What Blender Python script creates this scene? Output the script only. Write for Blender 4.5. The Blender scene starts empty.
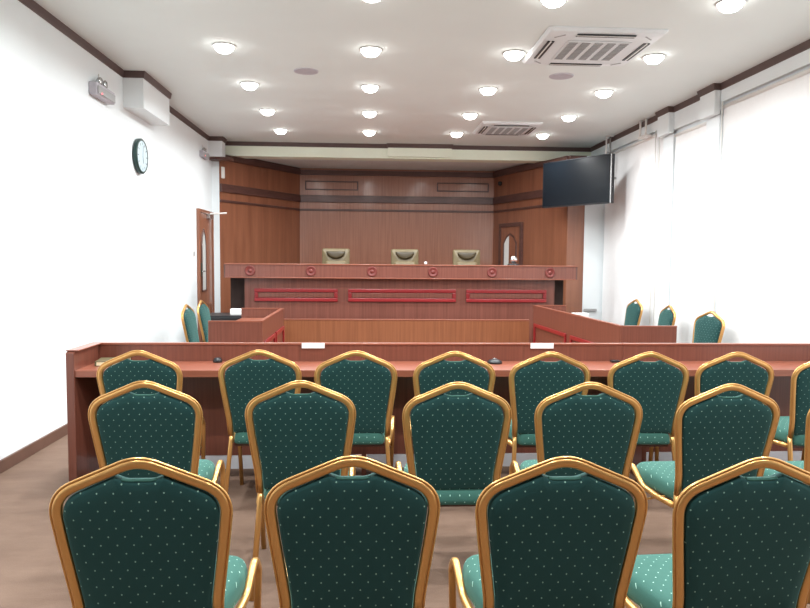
import bpy, bmesh, math
from mathutils import Vector, Matrix

PI = math.pi
SC = bpy.context.scene
COL = SC.collection

# ------------------------------------------------------------------ camera, world, exposure
CAM_H, F_PX = 1.45, 679.84
YAW, PITCH, ROLL = 0.0562, 0.0671, 0.0083


def make_camera():
    cy, sy, cp, sp = math.cos(YAW), math.sin(YAW), math.cos(PITCH), math.sin(PITCH)
    fw = Vector((sy * cp, cy * cp, -sp))
    r = Vector((cy, -sy, 0))
    u = r.cross(fw)
    cr, sr = math.cos(ROLL), math.sin(ROLL)
    r2, u2 = r * cr + u * sr, u * cr - r * sr
    m = Matrix((r2, u2, -fw)).transposed().to_4x4()
    m.translation = Vector((0, 0, CAM_H))
    cd = bpy.data.cameras.new('camera')
    cd.sensor_width = 36
    cd.lens = F_PX / 810 * 36
    cd.clip_start = 0.05
    co = bpy.data.objects.new('camera', cd)
    COL.objects.link(co)
    co.matrix_world = m
    SC.camera = co


make_camera()
SC.view_settings.view_transform = 'Standard'
SC.view_settings.look = 'None'
SC.view_settings.gamma = 1
SC.view_settings.use_curve_mapping = False
SC.view_settings.exposure = 0.0

w = bpy.data.worlds.new('world')
SC.world = w
w.use_nodes = True
w.node_tree.nodes['Background'].inputs[0].default_value = (0.8, 0.85, 1, 1)
w.node_tree.nodes['Background'].inputs[1].default_value = 0.4

LAMP_W = 25.5        # each downlight's area lamp
LAMP_RGB = (0.945, 0.985, 1.0)

# ------------------------------------------------------------------ key dimensions (metres)
XL, XR, H = -2.44, 3.676, 3.29
XRW = 3.725          # right wall behind the blind recess
YN = -2.6            # wall behind the camera
YBEAM = 11.15
ZB = 3.065           # beam underside
ZC = 3.10            # stage ceiling

# ------------------------------------------------------------------ materials


def srgb(r, g, b):
    f = lambda c: (c / 255 / 12.92) if c / 255 <= 0.04045 else ((c / 255 + 0.055) / 1.055) ** 2.4
    return (f(r), f(g), f(b), 1)


def mat(name, rgb, rough=0.5, metal=0.0, spec=0.5, noise=0.0, nscale=20, bump=0.0, coat=0.0, emis=0.0):
    m = bpy.data.materials.new(name)
    m.use_nodes = True
    nt = m.node_tree
    b = nt.nodes['Principled BSDF']
    b.inputs['Base Color'].default_value = rgb
    b.inputs['Roughness'].default_value = rough
    b.inputs['Metallic'].default_value = metal
    b.inputs['Specular IOR Level'].default_value = spec
    b.inputs['Coat Weight'].default_value = coat
    b.inputs['Coat Roughness'].default_value = 0.25
    if emis:
        b.inputs['Emission Color'].default_value = rgb
        b.inputs['Emission Strength'].default_value = emis
    if noise or bump:
        tc = nt.nodes.new('ShaderNodeTexCoord')
        n = nt.nodes.new('ShaderNodeTexNoise')
        n.inputs['Scale'].default_value = nscale
        n.inputs['Detail'].default_value = 3
        nt.links.new(tc.outputs['Object'], n.inputs['Vector'])
        if noise:
            cr = nt.nodes.new('ShaderNodeValToRGB')
            cr.color_ramp.elements[0].position = 0.3
            cr.color_ramp.elements[1].position = 0.7
            cr.color_ramp.elements[0].color = tuple(c * (1 - noise) for c in rgb[:3]) + (1,)
            cr.color_ramp.elements[1].color = tuple(min(1, c * (1 + noise)) for c in rgb[:3]) + (1,)
            nt.links.new(n.outputs['Fac'], cr.inputs['Fac'])
            nt.links.new(cr.outputs['Color'], b.inputs['Base Color'])
        if bump:
            bp = nt.nodes.new('ShaderNodeBump')
            bp.inputs['Strength'].default_value = bump
            bp.inputs['Distance'].default_value = 0.01
            nt.links.new(n.outputs['Fac'], bp.inputs['Height'])
            nt.links.new(bp.outputs['Normal'], b.inputs['Normal'])
    return m


def wood(name, dark, light, scale=(30, 30, 1.2), rough=0.32, coat=0.0, mix2=None):
    """vertical (or other axis) fine grain: noise stretched along one axis"""
    m = bpy.data.materials.new(name)
    m.use_nodes = True
    nt = m.node_tree
    b = nt.nodes['Principled BSDF']
    b.inputs['Roughness'].default_value = rough
    b.inputs['Coat Weight'].default_value = coat
    b.inputs['Coat Roughness'].default_value = 0.10
    tc = nt.nodes.new('ShaderNodeTexCoord')
    mp = nt.nodes.new('ShaderNodeMapping')
    mp.inputs['Scale'].default_value = scale
    n = nt.nodes.new('ShaderNodeTexNoise')
    n.inputs['Scale'].default_value = 1
    n.inputs['Detail'].default_value = 5
    n.inputs['Roughness'].default_value = 0.6
    nt.links.new(tc.outputs['Object'], mp.inputs['Vector'])
    nt.links.new(mp.outputs['Vector'], n.inputs['Vector'])
    cr = nt.nodes.new('ShaderNodeValToRGB')
    cr.color_ramp.elements[0].position = 0.32
    cr.color_ramp.elements[1].position = 0.68
    cr.color_ramp.elements[0].color = dark
    cr.color_ramp.elements[1].color = light
    nt.links.new(n.outputs['Fac'], cr.inputs['Fac'])
    nt.links.new(cr.outputs['Color'], b.inputs['Base Color'])
    return m


def dotted(name, base, dot, axes='XZ', pitch=0.042, rad=0.047):
    """woven cloth with a staggered grid of small pale dots"""
    m = bpy.data.materials.new(name)
    m.use_nodes = True
    nt = m.node_tree
    N, L = nt.nodes, nt.links
    b = N['Principled BSDF']
    b.inputs['Roughness'].default_value = 0.85
    b.inputs['Specular IOR Level'].default_value = 0.25
    b.inputs['Sheen Weight'].default_value = 0.25
    b.inputs['Sheen Roughness'].default_value = 0.5
    b.inputs['Sheen Tint'].default_value = (0.4, 0.8, 0.7, 1)
    tc = N.new('ShaderNodeTexCoord')
    sep = N.new('ShaderNodeSeparateXYZ')
    L.new(tc.outputs['Object'], sep.inputs[0])

    def M(op, a, bb=None, c=None):
        n = N.new('ShaderNodeMath')
        n.operation = op
        for i, v in enumerate((a, bb, c)):
            if v is None:
                continue
            if isinstance(v, (int, float)):
                n.inputs[i].default_value = v
            else:
                L.new(v, n.inputs[i])
        return n.outputs[0]
    px, pz = pitch, pitch * 1.15
    u = M('DIVIDE', sep.outputs[axes[0]], px)
    w2 = sep.outputs[axes[1]] if axes == 'XZ' else M('SUBTRACT', sep.outputs['Y'], sep.outputs['Z'])
    v = M('DIVIDE', w2, pz)

    def grid(off):
        fu = M('SUBTRACT', M('FRACT', M('ADD', u, off)), 0.5)
        fv = M('SUBTRACT', M('FRACT', M('ADD', v, off)), 0.5)
        d = M('SQRT', M('ADD', M('MULTIPLY', fu, fu), M('MULTIPLY', fv, fv)))
        return M('LESS_THAN', d, rad)
    mask = M('MAXIMUM', grid(0.0), grid(0.5))
    nz = N.new('ShaderNodeTexNoise')
    nz.inputs['Scale'].default_value = 500
    nz.inputs['Detail'].default_value = 2
    L.new(tc.outputs['Object'], nz.inputs['Vector'])
    mb = N.new('ShaderNodeMix')
    mb.data_type = 'RGBA'
    L.new(nz.outputs['Fac'], mb.inputs['Factor'])
    mb.inputs['A'].default_value = tuple(c * 0.75 for c in base[:3]) + (1,)
    mb.inputs['B'].default_value = tuple(c * 1.25 for c in base[:3]) + (1,)
    mx = N.new('ShaderNodeMix')
    mx.data_type = 'RGBA'
    L.new(mask, mx.inputs['Factor'])
    L.new(mb.outputs['Result'], mx.inputs['A'])
    mx.inputs['B'].default_value = dot
    L.new(mx.outputs['Result'], b.inputs['Base Color'])
    return m


def floor_mat():
    m = bpy.data.materials.new('carpet_tan')
    m.use_nodes = True
    nt = m.node_tree
    N, L = nt.nodes, nt.links
    b = N['Principled BSDF']
    b.inputs['Roughness'].default_value = 0.75
    b.inputs['Specular IOR Level'].default_value = 0.25
    tc = N.new('ShaderNodeTexCoord')
    mp = N.new('ShaderNodeMapping')
    mp.inputs['Scale'].default_value = (1.6, 5, 1)
    n1 = N.new('ShaderNodeTexNoise')
    n1.inputs['Scale'].default_value = 1.3
    n1.inputs['Detail'].default_value = 6
    n1.inputs['Roughness'].default_value = 0.65
    L.new(tc.outputs['Object'], mp.inputs['Vector'])
    L.new(mp.outputs['Vector'], n1.inputs['Vector'])
    n2 = N.new('ShaderNodeTexNoise')
    n2.inputs['Scale'].default_value = 160
    n2.inputs['Detail'].default_value = 2
    L.new(tc.outputs['Object'], n2.inputs['Vector'])
    ad = N.new('ShaderNodeMath')
    ad.operation = 'MULTIPLY_ADD'
    L.new(n2.outputs['Fac'], ad.inputs[0])
    ad.inputs[1].default_value = 0.35
    L.new(n1.outputs['Fac'], ad.inputs[2])
    cr = N.new('ShaderNodeValToRGB')
    cr.color_ramp.elements[0].position = 0.42
    cr.color_ramp.elements[1].position = 0.95
    cr.color_ramp.elements[0].color = srgb(104, 82, 69)
    cr.color_ramp.elements[1].color = srgb(128, 105, 90)
    L.new(ad.outputs[0], cr.inputs['Fac'])
    L.new(cr.outputs['Color'], b.inputs['Base Color'])
    bp = N.new('ShaderNodeBump')
    bp.inputs['Strength'].default_value = 0.2
    bp.inputs['Distance'].default_value = 0.004
    L.new(n2.outputs['Fac'], bp.inputs['Height'])
    L.new(bp.outputs['Normal'], b.inputs['Normal'])
    return m


def screen_mat():
    m = mat('screen_glass', srgb(14, 20, 26), 0.22, spec=0.35)
    return m


M_WALL = mat('wall_paint', srgb(232, 238, 240), 0.8, noise=0.01, nscale=3)
M_REAR = wood('unseen_rear_brown', srgb(96, 62, 44), srgb(120, 80, 58), (12, 12, 0.8), 0.5)  # brown made up for the unseen wall, keeps light off the chair backs
M_CEIL = mat('ceiling_paint', srgb(222, 228, 226), 0.85, noise=0.015, nscale=2)
M_FASCIA = mat('fascia_paint', srgb(242, 250, 232), 0.8, noise=0.01)
M_TRIM = mat('dark_cornice', srgb(86, 66, 62), 0.5, noise=0.08, nscale=12)
M_BASE = mat('brown_skirting', srgb(98, 70, 58), 0.5, noise=0.08, nscale=12)
M_FLOOR = floor_mat()
M_WOODBACK = wood('stage_panel_wood', srgb(138, 90, 70), srgb(162, 109, 86), (45, 45, 1.0), 0.30, 0.5)
M_WOODSIDE = wood('stage_side_wood', srgb(124, 76, 54), srgb(148, 95, 70), (9, 9, 0.7), 0.34, 0.4)
M_WOODBAND = wood('dark_band_wood', srgb(74, 48, 44), srgb(96, 64, 56), (4, 4, 20), 0.36, 0.15)
M_DESK = wood('desk_laminate', srgb(100, 55, 42), srgb(121, 69, 54), (60, 60, 1.5), 0.38, 0.15)
M_DESKTOP = wood('desk_top_laminate', srgb(124, 68, 50), srgb(142, 82, 62), (1.5, 40, 40), 0.33, 0.2)
M_BENCH = wood('bench_laminate', srgb(102, 57, 46), srgb(126, 75, 62), (38, 38, 0.9), 0.36, 0.2)
M_CLERK = wood('orange_brown_laminate', srgb(122, 72, 45), srgb(142, 88, 58), (40, 40, 1.0), 0.36, 0.2)
M_RED = mat('red_lacquer', srgb(136, 28, 32), 0.35, noise=0.06, nscale=10, coat=0.3)
M_MEDAL = mat('carved_red_wood', srgb(112, 48, 42), 0.4, noise=0.08, nscale=30)
M_GOLD = mat('gold_painted_frame', srgb(216, 166, 102), 0.28, metal=0.72, noise=0.02, nscale=8)
M_CLOTH_SHADE = dotted('green_dotted_cloth_shaded', srgb(22, 58, 57), srgb(140, 175, 160), 'XZ')  # chair cloth on the backs, their shade put into the darker base
M_CLOTH_LIT = dotted('green_dotted_cloth_lit', srgb(50, 90, 81), srgb(165, 205, 190), 'XY')  # same chair cloth, light from above put into the paler base
M_OLIVE = mat('olive_leather', srgb(112, 98, 70), 0.42, noise=0.1, nscale=14)
M_OLIVED = mat('dark_olive_leather', srgb(66, 54, 32), 0.4, noise=0.12, nscale=14)
M_PLASTIC = mat('white_plastic', srgb(232, 230, 226), 0.4, noise=0.01)
M_BLIND = mat('white_blind_cloth', srgb(240, 240, 240), 0.85, noise=0.01)
M_ACP = mat('ac_panel_plastic', srgb(222, 226, 228), 0.45, noise=0.01)
M_GREY = mat('grey_grille', srgb(160, 160, 160), 0.5, noise=0.05, nscale=40)
M_LGREY = mat('lilac_grey_plastic', srgb(186, 182, 190), 0.5, noise=0.05)
M_BLACK = mat('black_plastic', srgb(24, 24, 28), 0.4, noise=0.1)
M_DARKG = mat('dark_green_plastic', srgb(26, 54, 50), 0.35, noise=0.1)
M_STEEL = mat('brushed_steel', srgb(200, 200, 200), 0.25, metal=0.9, noise=0.04)
M_CHROME = mat('chrome', srgb(225, 228, 230), 0.1, metal=1.0, noise=0.01)
M_LENS = mat('lamp_lens', (1, 0.985, 0.95, 1), 0.5, emis=16)
M_LED = mat('red_led', (1, 0.06, 0.08, 1), 0.4, emis=3)
M_SCREEN = screen_mat()
M_PAPER = mat('white_paper', srgb(245, 245, 243), 0.7, noise=0.01)
M_BOOK = mat('cream_pages', srgb(232, 220, 184), 0.7, noise=0.04, nscale=60)
M_BOOKC = mat('olive_book_cover', srgb(96, 86, 58), 0.5, noise=0.06)
M_CLOCKF = mat('clock_face', srgb(196, 214, 222), 0.3, noise=0.02)
M_PLINTH = mat('pale_plinth', srgb(206, 206, 212), 0.5, noise=0.02)
M_LITPANE = mat('pane_painted_lit_wall', srgb(232, 234, 232), 0.8, noise=0.01)  # lit white wall showing in the stage door glass, painted into the pane
M_GAPSHADE = wood('bench_gap_shade', srgb(40, 24, 18), srgb(52, 32, 25), (20, 20, 1), 0.8)  # near-black tone for the shade in the gaps beside the bench
M_CARPET = mat('platform_carpet', srgb(92, 60, 48), 0.9, noise=0.1, nscale=80)


def glass_mat():
    m = bpy.data.materials.new('door_glass')
    m.use_nodes = True
    nt = m.node_tree
    b = nt.nodes['Principled BSDF']
    b.inputs['Base Color'].default_value = srgb(214, 222, 220)
    b.inputs['Roughness'].default_value = 0.08
    b.inputs['Specular IOR Level'].default_value = 0.8
    n = nt.nodes.new('ShaderNodeTexNoise')
    n.inputs['Scale'].default_value = 60
    bp = nt.nodes.new('ShaderNodeBump')
    bp.inputs['Strength'].default_value = 0.05
    nt.links.new(n.outputs['Fac'], bp.inputs['Height'])
    nt.links.new(bp.outputs['Normal'], b.inputs['Normal'])
    return m


M_GLASS = glass_mat()

# ------------------------------------------------------------------ mesh helpers


def B():
    return bmesh.new()


def box(bm, x0, x1, y0, y1, z0, z1):
    v = [bm.verts.new((x, y, z)) for x in (x0, x1) for y in (y0, y1) for z in (z0, z1)]
    for f in ((0, 1, 3, 2), (4, 6, 7, 5), (0, 4, 5, 1), (2, 3, 7, 6), (0, 2, 6, 4), (1, 5, 7, 3)):
        bm.faces.new([v[i] for i in f])
    return bm


def prism(bm, pts, d):
    """closed polygon of 3D points extruded along vector d"""
    d = Vector(d)
    a = [bm.verts.new(p) for p in pts]
    b = [bm.verts.new(Vector(p) + d) for p in pts]
    n = len(pts)
    bm.faces.new(a)
    bm.faces.new(b[::-1])
    for i in range(n):
        bm.faces.new((a[i], b[i], b[(i + 1) % n], a[(i + 1) % n]))
    return bm


def wallbar(bm, p, q, z0, z1, t, off=0.0):
    """upright board from p to q (xy), thickness t to the left of p->q, pushed by off"""
    p, q = Vector(p), Vector(q)
    d = (q - p).normalized()
    n = Vector((-d.y, d.x))
    a, b = p + n * off, q + n * off
    c, e = b + n * t, a + n * t
    return prism(bm, [(a.x, a.y, z0), (b.x, b.y, z0), (c.x, c.y, z0), (e.x, e.y, z0)], (0, 0, z1 - z0))


def frame_on(bm, p, q, z0, z1, w_, t, off=0.0):
    """rectangular picture-frame moulding standing on the plane p->q"""
    p, q = Vector(p), Vector(q)
    d = (q - p).normalized()
    wallbar(bm, p, q, z1 - w_, z1, t, off)
    wallbar(bm, p, q, z0, z0 + w_, t, off)
    wallbar(bm, p, p + d * w_, z0 + w_, z1 - w_, t, off)
    wallbar(bm, q - d * w_, q, z0 + w_, z1 - w_, t, off)
    return bm


def fillet(pts, radii, seg=7, closed=False):
    out = []
    n = len(pts)
    for i, p in enumerate(pts):
        p = Vector(p)
        r = radii[i]
        if r <= 0 or (not closed and i in (0, n - 1)):
            out.append(p)
            continue
        a, b = Vector(pts[i - 1]), Vector(pts[(i + 1) % n])
        u, v = (a - p).normalized(), (b - p).normalized()
        ang = u.angle(v)
        t = min(r / math.tan(ang / 2), (a - p).length * 0.49, (b - p).length * 0.49)
        s, e = p + u * t, p + v * t
        for k in range(seg + 1):
            f = k / seg
            out.append(s * (1 - f) ** 2 + p * (2 * f * (1 - f)) + e * f * f)
    return out


def sweep(bm, pts, nrm, a, b, n=12, power=2.0, caps=True):
    """tube along pts; a = half size in the plane, b = half size along nrm"""
    nrm = Vector(nrm).normalized()
    rings = []
    for i, p in enumerate(pts):
        p = Vector(p)
        t = (Vector(pts[min(i + 1, len(pts) - 1)]) - Vector(pts[max(i - 1, 0)])).normalized()
        s = t.cross(nrm).normalized()
        m = s.cross(t).normalized()
        ring = []
        for k in range(n):
            th = 2 * PI * k / n
            c, q = math.cos(th), math.sin(th)
            e = 2 / power
            ring.append(bm.verts.new(p + s * (a * math.copysign(abs(c) ** e, c)) + m * (b * math.copysign(abs(q) ** e, q))))
        rings.append(ring)
    for r0, r1 in zip(rings, rings[1:]):
        for k in range(n):
            bm.faces.new((r0[k], r0[(k + 1) % n], r1[(k + 1) % n], r1[k]))
    if caps:
        bm.faces.new(rings[0][::-1])
        bm.faces.new(rings[-1])
    return bm


def tube(bm, p, q, r, n=12):
    p, q = Vector(p), Vector(q)
    d = (q - p).normalized()
    nr = Vector((0, 0, 1)) if abs(d.z) < 0.9 else Vector((0, 1, 0))
    return sweep(bm, [p, q], nr, r, r, n)


def lathe(bm, prof, c=(0, 0, 0), n=32, axis='Z'):
    """prof: (radius, height) rows, revolved about axis through c"""
    c = Vector(c)
    rings = []
    for r, h in prof:
        ring = []
        for k in range(n):
            th = 2 * PI * k / n
            a, b = r * math.cos(th), r * math.sin(th)
            v = {'Z': (a, b, h), 'X': (h, a, b), 'Y': (a, h, b)}[axis]
            ring.append(bm.verts.new(c + Vector(v)))
        rings.append(ring)
    for r0, r1 in zip(rings, rings[1:]):
        for k in range(n):
            bm.faces.new((r0[k], r0[(k + 1) % n], r1[(k + 1) % n], r1[k]))
    bm.faces.new(rings[0][::-1])
    bm.faces.new(rings[-1])
    return bm


def cushion(bm, outline, layers, mapf):
    """puffed pad: outline (2D list); layers = (inset scale, depth) rows for one side then mirrored rows"""
    cx = sum(p[0] for p in outline) / len(outline)
    cy = sum(p[1] for p in outline) / len(outline)
    rings = []
    for s, d in layers:
        rings.append([bm.verts.new(mapf(cx + (p[0] - cx) * s, cy + (p[1] - cy) * s, d)) for p in outline])
    n = len(outline)
    for r0, r1 in zip(rings, rings[1:]):
        for k in range(n):
            bm.faces.new((r0[k], r0[(k + 1) % n], r1[(k + 1) % n], r1[k]))
    for ring, (s, d), rev in ((rings[0], layers[0], True), (rings[-1], layers[-1], False)):
        c = bm.verts.new(mapf(cx, cy, d))
        for k in range(n):
            f = (ring[k], ring[(k + 1) % n], c)
            bm.faces.new(f[::-1] if rev else f)
    return bm


def obj(name, bm, m, parent=None, smooth=False, bevel=0.0, loc=None, rz=0.0, segs=2):
    bmesh.ops.recalc_face_normals(bm, faces=bm.faces)
    me = bpy.data.meshes.new(name)
    bm.to_mesh(me)
    bm.free()
    me.materials.append(m)
    if smooth:
        for p in me.polygons:
            p.use_smooth = True
    o = bpy.data.objects.new(name, me)
    COL.objects.link(o)
    if parent:
        o.parent = parent
    if loc:
        o.location = loc
    o.rotation_euler.z = rz
    if bevel:
        bv = o.modifiers.new('Bevel', 'BEVEL')
        bv.width = bevel
        bv.segments = segs
        bv.limit_method = 'ANGLE'
        bv.angle_limit = 0.6
    return o


def thing(name, label, cat, loc=(0, 0, 0), rz=0.0, group=None):
    o = bpy.data.objects.new(name, None)
    o.empty_display_size = 0.1
    COL.objects.link(o)
    o.location = loc
    o.rotation_euler.z = rz
    o['label'] = label
    o['category'] = cat
    if group:
        o['group'] = group
    return o


def tag(o, label, cat, group=None):
    o['label'] = label
    o['category'] = cat
    if group:
        o['group'] = group
    return o


def struct(name, bm, m, parent=None, **k):
    o = obj(name, bm, m, parent, **k)
    if not parent:
        o['kind'] = 'structure'
    return o


def dup(root, loc, rz, label, group=None):
    r = root.copy()
    COL.objects.link(r)
    r.location = loc
    r.rotation_euler.z = rz
    r['label'] = label
    if group:
        r['group'] = group
    for ch in list(root.children):
        c = ch.copy()
        COL.objects.link(c)
        c.parent = r
        for g in list(ch.children):
            d = g.copy()
            COL.objects.link(d)
            d.parent = c
    return r


# ================================================================== THE ROOM
struct('floor', box(B(), XL - 0.15, XRW + 0.15, YN - 0.1, 13.0, -0.1, 0), M_FLOOR)
struct('ceiling', box(B(), XL - 0.15, XRW + 0.15, YN - 0.1, YBEAM + 0.3, H, H + 0.1), M_CEIL)
struct('wall_left', box(B(), XL - 0.12, XL, YN, 11.6, 0, H), M_WALL)
struct('wall_right', box(B(), XRW, XRW + 0.12, YN, 11.6, 0, H), M_WALL)
struct('wall_rear', box(B(), XL - 0.12, XRW + 0.12, YN - 0.12, YN, 0, H), M_REAR)
struct('baseboard_left', box(B(), XL, XL + 0.018, YN, 9.93, 0, 0.085), M_BASE, bevel=0.004)

# stage: panelled back wall and angled side walls
BL, BR = (-1.25, 12.8), (2.38, 12.8)
SL = (-2.325, 10.96)
SR = (3.13, 10.55)
SE = (3.40, 10.55)


def wood_wall(name, p, q, m):
    return struct(name, wallbar(B(), p, q, 0, ZC if name == 'wall_back' else ZB - 0.002, 0.03), m)


wb = wood_wall('wall_back', BL, BR, M_WOODBACK)
wl = wood_wall('wall_stage_left', SL, BL, M_WOODSIDE)
wr = wood_wall('wall_stage_right', BR, SR, M_WOODSIDE)
wr2 = wood_wall('wall_stage_right_return', SR, SE, M_WOODSIDE)
for wall, p, q in ((wb, BL, BR), (wl, SL, BL), (wr, BR, SR), (wr2, SR, SE)):
    for z0, z1, t in ((2.975, ZB - 0.004, 0.05), (2.475, 2.605, 0.035), (2.315, 2.355, 0.02)):
        obj('dark_band', wallbar(B(), p, q, z0, z1, t, -t), M_WOODBAND, wall, bevel=0.006)
for x0, x1 in ((-1.15, -0.17), (1.30, 2.28)):
    obj('framed_panel', frame_on(B(), (x0, 12.8), (x1, 12.8), 2.70, 2.87, 0.022, 0.018, -0.018), M_WOODBAND, wb, bevel=0.004)
# white pier closing the panelling on the right
struct('wall_pier_right', box(B(), 3.402, XRW, 10.55, 11.2, 0, ZB), M_WALL)

struct('wall_corner_left', box(B(), XL, -2.33, 10.952, 11.05, 0, ZB), M_WALL)
struct('trim_15', box(B(), XL, -2.10, 10.74, 10.945, 2.945, 2.985), M_WOODBAND)
pl = Vector(SL) + (Vector(BL) - Vector(SL)) * ((11.47 - SL[1]) / (BL[1] - SL[1]))
pr = Vector(BR) + (Vector(SR) - Vector(BR)) * ((BR[1] - 11.47) / (BR[1] - SR[1]))
struct('trim_16', wallbar(B(), pl, BL, ZB - 0.001, ZC, 0.03), M_WOODBAND)
struct('trim_17', wallbar(B(), BR, pr, ZB - 0.001, ZC, 0.03), M_WOODBAND)
struct('ceiling_stage', prism(B(), [(XL, YBEAM + 0.3, ZC), (XRW, YBEAM + 0.3, ZC), (XRW, 13.0, ZC), (XL, 13.0, ZC)], (0, 0, 0.1)), M_CEIL)
tb = struct('trim_1', box(B(), XL, XRW, YBEAM, YBEAM + 0.3, ZB, H), M_FASCIA)
struct('trim_2', box(B(), 0.33, 1.36, YBEAM - 0.08, YBEAM, ZB + 0.02, H - 0.005), M_FASCIA)


def cornice(name, pts, m=M_TRIM):
    """dark moulding that follows the wall line; the room lies on the right of the path"""
    bm = B()
    w_ = 0.024
    n = len(pts)
    P = [Vector(p) for p in pts]
    off = []
    for i in range(n):
        ds = []
        if i > 0:
            ds.append((P[i] - P[i - 1]).normalized())
        if i < n - 1:
            ds.append((P[i + 1] - P[i]).normalized())
        ns = [Vector((d.y, -d.x)) for d in ds]
        nn = ns[0] if len(ns) == 1 else (ns[0] + ns[1]) / (1 + ns[0].dot(ns[1]))
        off.append(nn)
    prof = ((0, H - 0.066), (0.010, H - 0.066), (0.016, H - 0.045), (0.020, H - 0.02), (w_, H - 0.001), (0, H - 0.001))
    rings = [[bm.verts.new((P[i].x + off[i].x * a, P[i].y + off[i].y * a, z)) for a, z in prof] for i in range(n)]
    k = len(prof)
    for r0, r1 in zip(rings, rings[1:]):
        for j in range(k):
            bm.faces.new((r0[j], r0[(j + 1) % k], r1[(j + 1) % k], r1[j]))
    bm.faces.new(rings[0])
    bm.faces.new(rings[-1][::-1])
    return struct(name, bm, m)


# left boxes hanging under the ceiling
X1 = XL + 0.20
struct('trim_3', box(B(), XL, X1, 7.06, 7.96, 2.93, H - 0.001), M_WALL)
struct('trim_4', box(B(), XL, XL + 0.21, 10.72, 10.95, 2.99, H - 0.001), M_WALL)
cornice('trim_6', [(XL, YN), (XL, 7.06), (X1, 7.06), (X1, 7.96), (XL, 7.96), (XL, 10.72), (XL + 0.21, 10.72),
                   (XL + 0.21, 10.95), (XL, 10.95), (XL, YBEAM), (0.33, YBEAM), (0.33, YBEAM - 0.08), (1.36, YBEAM - 0.08), (1.36, YBEAM), (XR, YBEAM),
                   (XR, 8.42), (XR - 0.07, 8.42), (XR - 0.07, 8.10), (XR, 8.10), (XR, 7.34), (XR - 0.07, 7.34),
                   (XR - 0.07, 7.02), (XR, 7.02), (XR, YN)])
# headers over the right-hand window bays, the pier zone between them
struct('trim_7', box(B(), XR, XRW, YN, 7.02, 3.10, H - 0.001), M_WALL)
struct('trim_8', box(B(), XR, XRW, 8.42, YBEAM, 3.10, H - 0.001), M_WALL)
struct('trim_9', box(B(), XR, XRW, 7.02, 8.42, 3.02, H - 0.001), M_WALL)
for i, (y0, y1) in enumerate(((7.02, 7.34), (8.10, 8.42))):
    struct('trim_%d' % (10 + i), box(B(), XR - 0.07, XR, y0, y1, 2.98, H - 0.001), M_WALL, bevel=0.008)
    struct('trim_%d' % (12 + i), box(B(), XR + 0.004, XRW, y0 + 0.02, y1 - 0.02, 0, 2.98), M_WALL, bevel=0.004)


def blind(y0, y1, zt, label):
    t = thing('roller_blind', label, 'blind', (XR + 0.025, (y0 + y1) / 2, 0), 0, 'white roller blinds on the right wall')
    hw = (y1 - y0) / 2
    bm = B()
    n = 24
    poly = [(0.003 * math.sin(i * 1.3), -hw + 2 * hw * i / n, 0.35) for i in range(n + 1)]
    poly += [(x + 0.002, y, z) for x, y, z in poly[::-1]]
    prism(bm, poly, (0, 0, zt - 0.35))
    obj('blind_cloth', bm, M_BLIND, t)
    obj('bottom_bar', box(B(), -0.012, 0.012, -hw, hw, 0.32, 0.35), M_PLASTIC, t, bevel=0.004)
    bm = B()
    tube(bm, (0, -hw, zt + 0.0), (0, hw, zt + 0.0), 0.02)
    obj('roller', bm, M_PLASTIC, t, smooth=True)


blind(-0.5, 3.2, 3.05, 'white roller blind on the right wall, nearest the camera at the frame edge')
blind(3.21, 7.00, 3.05, 'large white roller blind on right wall, just before the paired wall boxes')
blind(7.335, 8.10, 2.95, 'narrow white blind between the two wall boxes on the right')
blind(8.42, 10.50, 3.05, 'white roller blind on the right wall beside the hanging screen')

GC = 'thin conduits running down the right wall'
for y, lab in ((6.97, 'thin white vertical conduit by the nearer wall box, right wall'),
               (8.48, 'thin white vertical conduit just beyond the farther wall box'),
               (8.60, 'thin white vertical conduit next to the blind beside the screen')):
    bm = B()
    tube(bm, (XR - 0.009, y, 0), (XR - 0.009, y, 3.10), 0.008, 10)
    tag(obj('conduit', bm, M_PLASTIC, None, smooth=True), lab, 'pipe', GC)

# ------------------------------------------------------------------ door in the left wall
dy0, dy1, dz = 9.98, 10.80, 2.09
dr = struct('door_1', box(B(), XL, XL + 0.03, dy0, dy1, 0, dz), M_WOODSIDE, bevel=0.004)
bm = B()
yy0, yy1 = dy0 + 0.10, dy0 + 0.34
arch = [(yy0, 0.95), (yy1, 0.95), (yy1, 1.62), (yy1 - 0.05, 1.76), ((yy0 + yy1) / 2, 1.85), (yy0 + 0.05, 1.76), (yy0, 1.62)]
prism(bm, [(XL + 0.031, y, z) for y, z in arch], (0.008, 0, 0))
obj('glass_pane', bm, M_GLASS, dr)
bm = B()
pts = [Vector((XL + 0.036, y, z)) for y, z in arch]
for a, b in zip(pts, pts[1:] + pts[:1]):
    sweep(bm, [a, b], (1, 0, 0), 0.014, 0.012, 6, 3)
obj('pane_moulding', bm, M_WOODBAND, dr)
bm = B()
frame = B()
frame_on(frame, (XL + 0.03, dy1 - 0.12), (XL + 0.03, dy0 + 0.12), 0.2, 0.75, 0.03, 0.012)
obj('lower_panel', frame, M_WOODSIDE, dr)
obj('door_frame', (lambda b: (box(b, XL, XL + 0.045, dy0 - 0.05, dy0, 0, dz + 0.05), box(b, XL, XL + 0.045, dy1, dy1 + 0.05, 0, dz + 0.05), box(b, XL, XL + 0.045, dy0, dy1, dz, dz + 0.05))[0])(B()), M_WOODSIDE, dr, bevel=0.004)
hd = obj('lock_plate', box(B(), XL + 0.03, XL + 0.045, dy0 + 0.03, dy0 + 0.08, 1.16, 1.36), M_DARKG, dr, bevel=0.003)
bm = B()
tube(bm, (XL + 0.045, dy0 + 0.055, 1.24), (XL + 0.09, dy0 + 0.055, 1.24), 0.009)
tube(bm, (XL + 0.09, dy0 + 0.055, 1.24), (XL + 0.09, dy0 - 0.08, 1.24), 0.009)
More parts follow.
